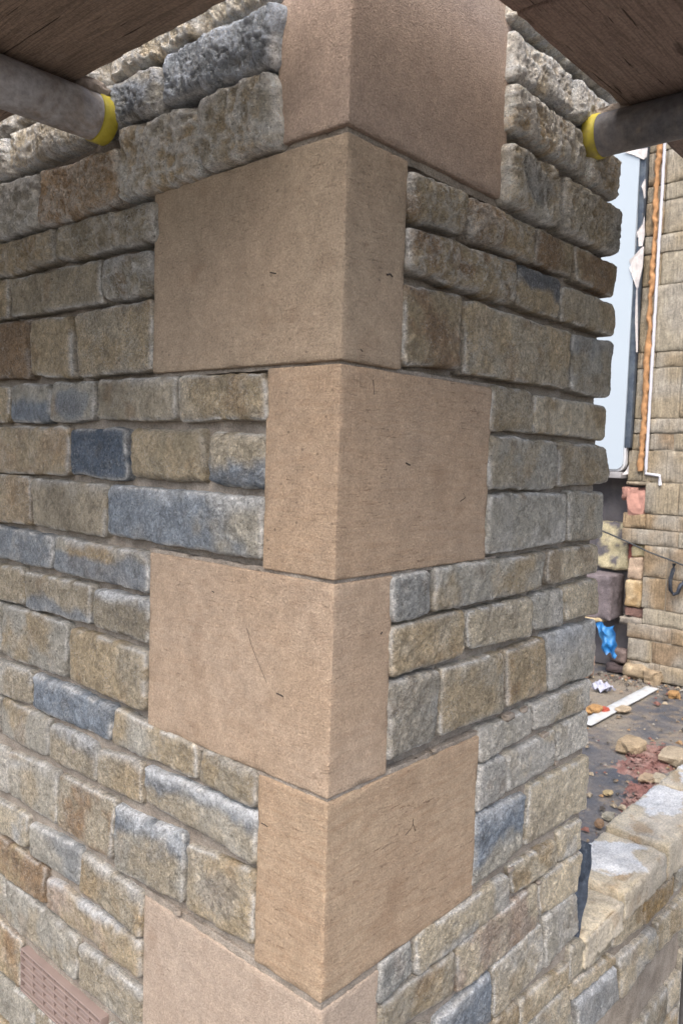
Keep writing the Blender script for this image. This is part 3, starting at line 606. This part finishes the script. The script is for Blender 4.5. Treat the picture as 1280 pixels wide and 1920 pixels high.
# ------------------------------------------------------------------ ground
def ground_mat():
    m = NT('site_floor', .6); a = m.noise(1.6, 6, .62, dist=.6); b_ = m.noise(9, 5, .65); f = m.noise(120, 4, .7)
    c = m.ramp(a, [(.38, (.07, .08, .098)), (.5, (.12, .115, .115)), (.60, (.21, .185, .15))])
    c = m.mix(m.ramp(b_, [(.50, 0.), (.66, .85)]), c, (.23, .19, .145)); c = m.mix(1, c, m.ramp(f, [(.3, .65), (.7, 1.35)]), 'MULTIPLY')
    dk = m.ramp(m.noise(28, 5, .7), [(.60, 0.), (.68, .8)]); c = m.mix(dk, c, (.05, .045, .04))
    b = m.bump(b_, .6, .03); b = m.bump(m.noise(28, 5, .7), .6, .012, b); b = m.bump(f, .5, .003, b)
    return m.out(c, b, m.ramp(a, [(.38, .35), (.6, .9)]))
gx = np.concatenate([[-60, -20, -6], np.linspace(-2, 6.5, 90), [12, 30, 60]]); gy = np.concatenate([[-60, -20, -6], np.linspace(-2, 5, 75), [12, 30, 60]])
A_, B_ = np.meshgrid(gx, gy, indexing='ij'); P = np.stack([A_, B_, 0*A_], -1).reshape(-1, 3)
P[:, 2] = -.012+.010*fbm(P, 3, 5, 4)*sm(8, 5, np.abs(P).max(1))
g = mesh_obj('ground', P, grid_faces(len(gx), len(gy)), ground_mat()); g['kind'] = 'structure'; g['label'] = 'dirty grey concrete floor with mud patches'; g['category'] = 'ground'

# ------------------------------------------------------------------ old house wall beyond the floor (plane x = 4.8)
house = thing('old_house_wall', 'weathered tooled-stone wall of the old house beyond the floor, its left edge broken away', 'house wall', (4.8, 0, 0))
M_AS = attr_mat('tooled_ashlar', .92, 90, True); M_RB = attr_mat('rubble_core', .95, 120)
XW = 4.8; rg = random.Random(3)
ZJ = [0, .115, .265, .372, .479, .692, .904, 1.01, 1.116, 1.327, 1.538, 1.65, 1.748, 2.08, 2.184, 2.617, 2.825, 2.945, 3.159, 3.265, 3.48, 3.6, 3.82, 4.05, 4.2]
bl = []; bc = []
def edge_y(z):
    if z < .265: return 1.585
    if z < .372: return 1.60
    if z < .46: return 1.50
    if z < .9: return 1.512
    if z < 1.11: return 1.672
    if z < 1.32: return 1.527
    if z < 1.64: return 1.655 if z < 1.52 else 1.635
    return 1.628
for z0, z1 in zip(ZJ, ZJ[1:]):
    y = edge_y((z0+z1)/2); first = True
    while y > -2.6:
        L = rg.choice([.16, .22, .30, .38, .48]); L = L if z1-z0 < .25 else L*1.2
        if first and z0 > 1.3: L = .12 if rg.random() < .5 else .1
        P, Fs, N = rbox(XW-.012+rg.uniform(-.004, .004), XW+.1, y-L+.003, y, z0+.002, z1-.002, r=.006, step=.03, seed=rg.randint(1, 999), amp=.004, sc=9, chip=.01)
        c = np.array(rg.choice([(.28, .225, .15), (.30, .25, .175), (.25, .185, .12), (.32, .28, .21), (.28, .205, .125)])); n = sm(-.3, .5, fbm(P, 7, int(z0*99)+3, 4))[:, None]
        col = c*(1-n)+np.array((.31, .28, .23))*n; bl.append((P, Fs)); bc.append(col); y -= L; first = False
V, Fs = join(bl); mesh_obj('ashlar_facing', V, Fs, M_AS, house, np.concatenate(bc))
mesh_obj('pointing', *rbox(XW-.005, XW+.12, -2.6, 1.49, 0, 4.2, r=.003, step=.1, amp=.002)[:2], plain_mat('pale_pointing', (.28, .245, .19), .95, .2, 15, .6), house)
mesh_obj('inner_leaf', *rbox(XW+.17, XW+.42, -2.6, 4.5, 0, 4.2, r=.003, step=.08, amp=.012, sc=5)[:2], plain_mat('grey_blockwork', (.125, .115, .12), .95, .3, 6, .8, dirt=(.2, .18, .17), bs=60), house)
# rubble blocks in the broken edge
def blk(name, x0, x1, y0, y1, z0, z1, c, seed, amp=.012, label=None, c2=None, r=.015):
    P, Fs, N = rbox(x0, x1, y0, y1, z0, z1, r=r, step=.014, seed=seed, amp=amp, sc=14, fine=.004, chip=.012)
    n = sm(-.1, .35, fbm(P, 14, seed+4, 4))[:, None]; col = np.array(c)*(1-n)+np.array(c2 or tuple(v*.7 for v in c))*n
    o = mesh_obj(name, P, Fs, M_RB, house, col)
    if label: o['label'] = label
    return o
blk('broken_stone', XW+.02, XW+.2, 1.525, 1.632, .66, .81, (.48, .36, .26), 1, .016, 'rough pinkish broken stone end'); blk('broken_stone', XW+.01, XW+.2, 1.518, 1.635, .475, .655, (.44, .34, .21), 2, c2=(.36, .25, .13))
blk('broken_stone', XW+.03, XW+.2, 1.515, 1.61, .815, .90, (.42, .36, .22), 3); blk('brick_fragment', XW+.05, XW+.2, 1.60, 1.645, .78, .905, (.26, .09, .07), 4, .006, 'red brick fragment')
blk('brick_fragment', XW+.02, XW+.2, 1.495, 1.64, .40, .468, (.20, .12, .10), 5, .012)
blk('mortar_patch', XW+.10, XW+.19, 1.66, 1.90, .70, 1.03, (.50, .44, .28), 6, .012, 'pale yellow patch', (.13, .12, .13), .02)
blk('concrete_post', XW-.06, XW+.16, 1.70, 1.90, .36, .675, (.16, .135, .14), 7, .006, 'dark purplish concrete block'); blk('mortar_ledge', XW-.07, XW+.1, 1.76, 1.9, .345, .368, (.50, .40, .24), 8)
blk('mortar_ledge', XW-.01, XW+.1, 1.5, 1.66, .35, .40, (.26, .23, .19), 9, .016, c2=(.15, .13, .11)); blk('broken_stone', XW-.02, XW+.1, 1.60, 1.72, .07, .17, (.17, .13, .12), 10, .02, r=.03)
blk('broken_stone', XW-.02, XW+.1, 1.58, 1.73, .0, .06, (.13, .10, .10), 11, .02, r=.02); blk('broken_stone', XW-.06, XW+.1, 1.44, 1.60, .0, .09, (.38, .30, .20), 12, .018, r=.03)
blk('broken_stone', XW-.35, XW-.2, 1.72, 1.83, .0, .16, (.46, .33, .25), 13, .015, 'pinkish stone chunk at the foot of the wall', r=.03)
blk('lintel_stone', XW-.014, XW+.16, 1.50, 1.665, 1.30, 1.335, (.36, .30, .22), 14)
# white panel with rounded corner, its grey sill, dark strip, foam, sealant
def panel_mesh(y0, y1, z0, z1, r, x0, x1):
    prof = []
    for (cy, cz, a0) in [(y0+r, z0+r, 180), (y1-r, z0+r, 270), (y1-r, z1-r, 0), (y0+r, z1-r, 90)]:
        for k in range(9): th = R_(a0+k*90/8); prof.append((cy+r*math.cos(th), cz+r*math.sin(th)))
    n = len(prof); V = [(x0, a, b) for a, b in prof]+[(x1, a, b) for a, b in prof]
    Fs = [list(range(n))[::-1], list(range(n, 2*n))]+[[i, (i+1) % n, n+(i+1) % n, n+i] for i in range(n)]
    return np.array(V), Fs
M_WH = plain_mat('white_panel', (.43, .49, .54), .35, .02, 3, .05, .5); M_SL = metal_mat('dark_slate_strip', (.055, .07, .095), (.10, .12, .14), .45, .2)
_pv, _pf = panel_mesh(1.668, 3.4, 1.405, 3.75, .05, XW-.07, XW-.04); mesh_obj('white_panel', _pv, _pf, M_WH, house, smooth=False)
mesh_obj('panel_edge', *join([(lambda t: (t[0], t[1]))(panel_mesh(1.655, 3.413, 1.392, 3.763, .055, XW-.055, XW-.02))]), plain_mat('panel_frame', (.55, .55, .56), .5, .1, 8), house, smooth=False)
mesh_obj('sill', *rbox(XW-.08, XW+.06, 1.672, 3.4, 1.345, 1.388, r=.004, step=.06, amp=.002)[:2], plain_mat('grey_sill', (.30, .29, .29), .6, .2, 12, dirt=(.2, .18, .17)), house)
mesh_obj('dark_strip', *rbox(XW-.06, XW-.015, 1.628, 1.668, 1.55, 3.75, r=.006, step=.03, seed=9, amp=.006, sc=4)[:2], M_SL, house)
# torn lining along the panel edge
tp = []; M_TL = plain_mat('torn_lining', (.56, .52, .50), .8, .2, 30)
for poly in [[(1206, 462), (1199, 466), (1190, 478), (1179, 488), (1181, 497), (1179, 503), (1184, 515), (1187, 528), (1192, 541), (1196, 540), (1198, 524), (1203, 500)],
             [(1207, 405), (1203, 420), (1198, 428), (1193, 436), (1192, 444), (1196, 446), (1197, 462), (1203, 461), (1207, 440)],
             [(1209, 335), (1204, 341), (1202, 350), (1205, 358), (1206, 372), (1209, 370)],
             [(1213, 277), (1190, 281), (1168, 285), (1185, 290), (1198, 296), (1206, 299), (1212, 294)],
             [(1194, 540), (1191, 543), (1190, 600), (1192, 660), (1194, 660)],
             [(1178, 872), (1172, 882), (1166, 890), (1177, 889)]]:
    ring = np.array([hit(x, y, 0, XW-.078) for x, y in poly]); n = len(ring); ring[:, 0] += .006*np.sin(np.arange(n)*1.9); ring = ring[::-1]
    V = np.concatenate([ring, ring+np.array([.003, 0, 0])]); tp.append((V, [list(range(n)), list(range(2*n-1, n-1, -1))]+[[i, (i+1) % n, n+(i+1) % n, n+i] for i in range(n)]))
V = []; Fs = []; o_ = 0
for a, b in tp: V.append(a); Fs += [[q+o_ for q in f] for f in b]; o_ += len(a)
mesh_obj('torn_lining', np.concatenate(V), Fs, M_TL, house, smooth=False)
def blob_strip(y, z0, z1, wy, wx, seed, x=XW-.02):
    n = 16; zz = np.arange(z0, z1, .012); V = []
    for z in zz:
        q = np.array([[0, 0, z]]); a = wy*(.9+.75*fbm(q, 12, seed, 4)[0]); cy = y+.012*fbm(q, 5, seed+5, 3)[0]+.006*noise(q, 25, seed+8)[0]
        for k in range(n): th = 2*math.pi*k/n; V.append((x+wx*math.sin(th), cy+a*math.cos(th), z))
    V = np.array(V); V = V+np.stack([noise(V, 45, seed), noise(V, 45, seed+1), noise(V, 45, seed+2)], 1)*.006
    Fs = [[i*n+k, i*n+(k+1) % n, (i+1)*n+(k+1) % n, (i+1)*n+k] for i in range(len(zz)-1) for k in range(n)]
    return V, Fs
mesh_obj('foam_filler', *blob_strip(1.562, 1.40, 3.75, .019, .022, 6), plain_mat('orange_foam', (.40, .215, .10), .9, .25, 30, .9, bs=70), house)
mesh_obj('white_sealant', *tube_mesh([(XW-.022, 1.527, 3.8), (XW-.022, 1.527, 1.385), (XW-.022, 1.433, 1.372), (XW-.022, 1.428, 1.31)], .0100, 10, jit=.003, step=.03), plain_mat('sealant', (.55, .55, .59), .6, .05, 20), house)
mesh_obj('hook_bracket', *tube_mesh([(XW-.03, 1.305, .80), (XW-.05, 1.30, .77), (XW-.055, 1.315, .70), (XW-.055, 1.31, .635), (XW-.055, 1.285, .605), (XW-.055, 1.262, .62), (XW-.055, 1.248, .67), (XW-.03, 1.235, .69)], .013, 10, jit=.001), metal_mat('black_iron', (.03, .035, .045), (.07, .08, .10), .4, .4), house)

tag(mesh_obj('cable', *tube_mesh([tuple(hit(x, y, 0, XW-.05)) for x, y in [(1100, 985), (1135, 998), (1180, 1018), (1215, 1035), (1250, 1048), (1290, 1064), (1330, 1078)]], .0055, 8), plain_mat('black_cable', (.04, .045, .05), .5)), 'thin dark cable slung across the old house wall', 'cable')
# blue plastic sheet hanging in the broken corner
nu, nv = 16, 26; pts = []
for j in range(nv):
    v = j/(nv-1); z = .345-.20*v
    for i in range(nu):
        u = i/(nu-1); yl = 1.775-.065*v; yr = 1.64-.035*v+.01*math.sin(v*9); y = yl+(yr-yl)*u
        pts.append((XW-.12+.022*math.sin(u*9+v*3)+.01*math.sin(v*14+u*4), y+.004*math.sin(v*17), z+.012*math.sin(u*7)+.015*math.sin(u*19)*v))
pts = np.array(pts); f = grid_faces(nv, nu)
tag(mesh_obj('plastic_sheet', np.concatenate([pts, pts+np.array([.002, 0, 0])]), np.concatenate([f, grid_faces(nv, nu, True, nu*nv)]), plain_mat('blue_plastic', (.025, .17, .42), .4, .25, 14, .3, .5, dirt=(.15, .38, .6))), 'crumpled bright blue plastic sheet stuffed low in the broken wall corner', 'plastic sheet')
V, Fs = lump((XW+.03, 1.60, 1.205), (.04, .085, .13), 31, .7); V2, F2 = lump((XW+.02, 1.655, 1.255), (.03, .06, .05), 33, .6); V, Fs = join([(V, Fs), (V2, F2)])
th = R_(-25)
tag(mesh_obj('insulation_scrap', V, Fs, plain_mat('salmon_foam', (.40, .215, .17), .8, .3, 18, .6, bs=50), smooth=False), 'torn salmon-pink insulation scrap poking out of the wall cavity', 'insulation')

# ------------------------------------------------------------------ debris on the floor
def gp(px, py): p = hit(px, py, 2, 0); return p
a = gp(1095, 1358); b = gp(1222, 1290); d = np.array([b[0]-a[0], b[1]-a[1]]); L = np.hypot(*d); d /= L; nrm = np.array([-d[1], d[0]])
P, Fs, N = rbox(0, L, -.040, .040, 0, .006, r=.002, step=.03, amp=.002, sc=8, chip=.006)
Pw = np.stack([a[0]+P[:, 0]*d[0]+P[:, 1]*nrm[0], a[1]+P[:, 0]*d[1]+P[:, 1]*nrm[1], P[:, 2]], 1)
tag(mesh_obj('batten', Pw, Fs, plain_mat('white_batten', (.48, .50, .51), .6, .1, 25, .3, dirt=(.42, .40, .36))), 'white painted batten lying across the dirty floor', 'batten')
def frag(name, px, py, r, c, label, seed, cat='stone', flat=.5, c2=None):
    p = gp(px, py); V, Fs = lump((p[0], p[1], r*flat*.55), (r*1.2, r*.9, r*flat), seed, .5)
    n = sm(-.1, .4, fbm(V, 25, seed, 3))[:, None]; col = np.array(c)*(1-n)+np.array(c2 or tuple(v*.7 for v in c))*n
    V = V-np.array([p[0], p[1], 0]); o = mesh_obj(name, V, Fs, M_RB, None, col, smooth=False); o.location = (p[0], p[1], 0); tag(o, label, cat); return o
frag('rubble_stone', 1180, 1404, .075, (0.33, 0.255, 0.165), 'pale tan rubble stone lying left of the upper red brick dust', 3, flat=.55)
frag('rubble_stone', 1262, 1424, .078, (0.345, 0.285, 0.203), 'pale tan rubble stone lying right of the upper red brick dust', 4, flat=.5)
frag('rubble_stone', 1212, 1461, .045, (0.33, 0.247, 0.165), 'small flat tan stone lying above the lower red brick dust', 5, flat=.35)
frag('rubble_stone', 1234, 1462, .035, (0.33, 0.285, 0.21), 'small pale stone just right of the flat tan stone', 6, flat=.5)
frag('rubble_stone', 1122, 1548, .020, (.20, .13, .08), 'small dark brown stone on the floor behind the wall end', 7, flat=.8)
frag('rubble_stone', 1138, 1531, .026, (0.315, 0.292, 0.232), 'small pale stone just above the dark brown stone', 8, flat=.5)
frag('rubble_stone', 1138, 1488, .024, (0.345, 0.27, 0.15), 'small yellowish stone alone on bare grey floor', 9, flat=.4)
frag('rubble_stone', 1225, 1276, .075, (.30, .23, .15), 'brown stone at the foot of the old wall behind the batten end', 11, flat=.8)
frag('rubble_stone', 1262, 1305, .038, (.36, .21, .09), 'orange-brown stone right of the batten end', 12, flat=.7)
frag('rubble_stone', 1112, 1334, .045, (.36, .21, .09), 'orange-brown stone left of the batten beside the wall end', 13, flat=.6)
frag('rubble_stone', 1167, 1332, .045, (0.375, 0.3, 0.21), 'pale peach stone right beside the batten', 14, flat=.4)
frag('brick_fragment', 1130, 1333, .035, (.38, .08, .05), 'flat red brick fragment lying on the white batten', 15, 'brick', .5)
p = gp(1128, 1293); pts = []
for j in range(12):
    for i in range(12):
        u, v = i/11-.5, j/11-.5; pts.append((p[0]+.11*u, p[1]+.10*v+.02*math.sin(u*9), .02+.014*math.sin(u*13+v*4)+.014*math.cos(v*17-u*5)))
pts = np.array(pts); tag(mesh_obj('paper_scrap', np.concatenate([pts, pts+np.array([0, 0, .0015])]), np.concatenate([grid_faces(12, 12), grid_faces(12, 12, True, 144)]), plain_mat('pale_paper', (.42, .43, .52), .7, .1, 20), smooth=False), 'crumpled white paper scrap on the dark floor', 'paper')
# two spills of red brick dust
M_RD = attr_mat('brick_dust', .95, 150)
for (cx, cy, rx, ry, sd_, lab) in [(1218, 1418, .27, .13, 51, 'upper red brick dust spill beside the rubble'), (1215, 1487, .25, .12, 52, 'lower red brick dust spill near the low wall')]:
    p = gp(cx, cy); fr = []
    rr = random.Random(sd_)
    for k in range(380):
        th = rr.uniform(0, 6.283); q = abs(rr.gauss(0, .48))
        if q > 1: continue
        s_ = rr.choice([.003, .004, .006, .010])*(1.3-q*.6)
        vx = np.array([[1, 1, 1], [-1, -1, 1], [-1, 1, -1], [1, -1, -1]])*s_*np.array([rr.uniform(.6, 1.4), rr.uniform(.6, 1.4), .5]); c_, s2 = math.cos(th*3), math.sin(th*3)
        vx = np.stack([vx[:, 0]*c_-vx[:, 1]*s2, vx[:, 0]*s2+vx[:, 1]*c_, vx[:, 2]], 1)+np.array([p[0]+math.cos(th)*q*rx, p[1]+math.sin(th)*q*ry, .003+s_*.2])
        fr.append((vx, [[0, 1, 2], [0, 3, 1], [0, 2, 3], [1, 3, 2]]))
    # low heap
    nn = 26; H = []
    for j in range(nn):
        for i in range(nn): u, v = (i/(nn-1)-.5)*2, (j/(nn-1)-.5)*2; H.append((p[0]+u*rx*1.1, p[1]+v*ry*1.1, u*u+v*v))
    H = np.array(H); e = H[:, 2].copy(); H[:, 2] = 0; H[:, 2] = -.016+.020*sm(.9, .1, e+.8*fbm(H, 11, sd_, 4))+.004*fbm(H, 40, sd_+1, 3)
    hq = grid_faces(nn, nn); tris = np.concatenate([hq[:, [0, 1, 2]], hq[:, [0, 2, 3]]])
    V, Fs = join(fr+[(H, tris)]); n = sm(-.2, .4, fbm(V, 20, sd_, 3))[:, None]; col = np.array((.19, .095, .08))*(1-n)+np.array((.25, .17, .145))*n
    o = mesh_obj('brick_dust', V, Fs, M_RD, None, col, smooth=False); tag(o, lab, 'brick dust', kind='stuff')
# fine litter over the floor and along the old wall
rr = random.Random(9); fr = []; cc = []
for k in range(1700):
    if k < 900: x = XW-abs(rr.gauss(0, .16))-.02; y = rr.uniform(-.5, 1.75)
    elif k < 2000: x = rr.gauss(3.4, .7); y = rr.gauss(.75, .45)
    else: x = rr.uniform(1.4, 4.7); y = rr.uniform(.2, 3)
    if y < .2 or x > XW-.02: continue
    s_ = min(.03, rr.lognormvariate(-4.95, .6)); th = rr.uniform(0, 6.28)
    V, Fs = (np.array([[1, 0, -.3], [-.5, .9, -.3], [-.6, -.8, -.3], [.3, .2, .7], [-.4, .1, .6], [.1, -.5, .5]])*s_*np.array([1, .8, .6]), [[0, 1, 3], [1, 4, 3], [1, 2, 4], [2, 5, 4], [2, 0, 5], [0, 3, 5], [3, 4, 5], [0, 2, 1]])
    V = V+rr.uniform(-.15, .15)*s_; V = np.stack([V[:, 0]*math.cos(th)-V[:, 1]*math.sin(th)+x, V[:, 0]*math.sin(th)+V[:, 1]*math.cos(th)+y, V[:, 2]+s_*.15-.003], 1)
    fr.append((V, Fs)); cc.append(np.tile(np.array(rr.choice([(.10, .09, .08), (.08, .07, .06), (.16, .14, .11), (.22, .17, .12), (.30, .25, .18), (.30, .28, .24), (.20, .10, .08), (.30, .19, .10)])), (6, 1)))
V, Fs = join(fr); o = mesh_obj('floor_litter', V, Fs, M_RB, None, np.concatenate(cc), smooth=False); tag(o, 'scattered chips and crumbs of stone and brick over the floor', 'litter', kind='stuff')
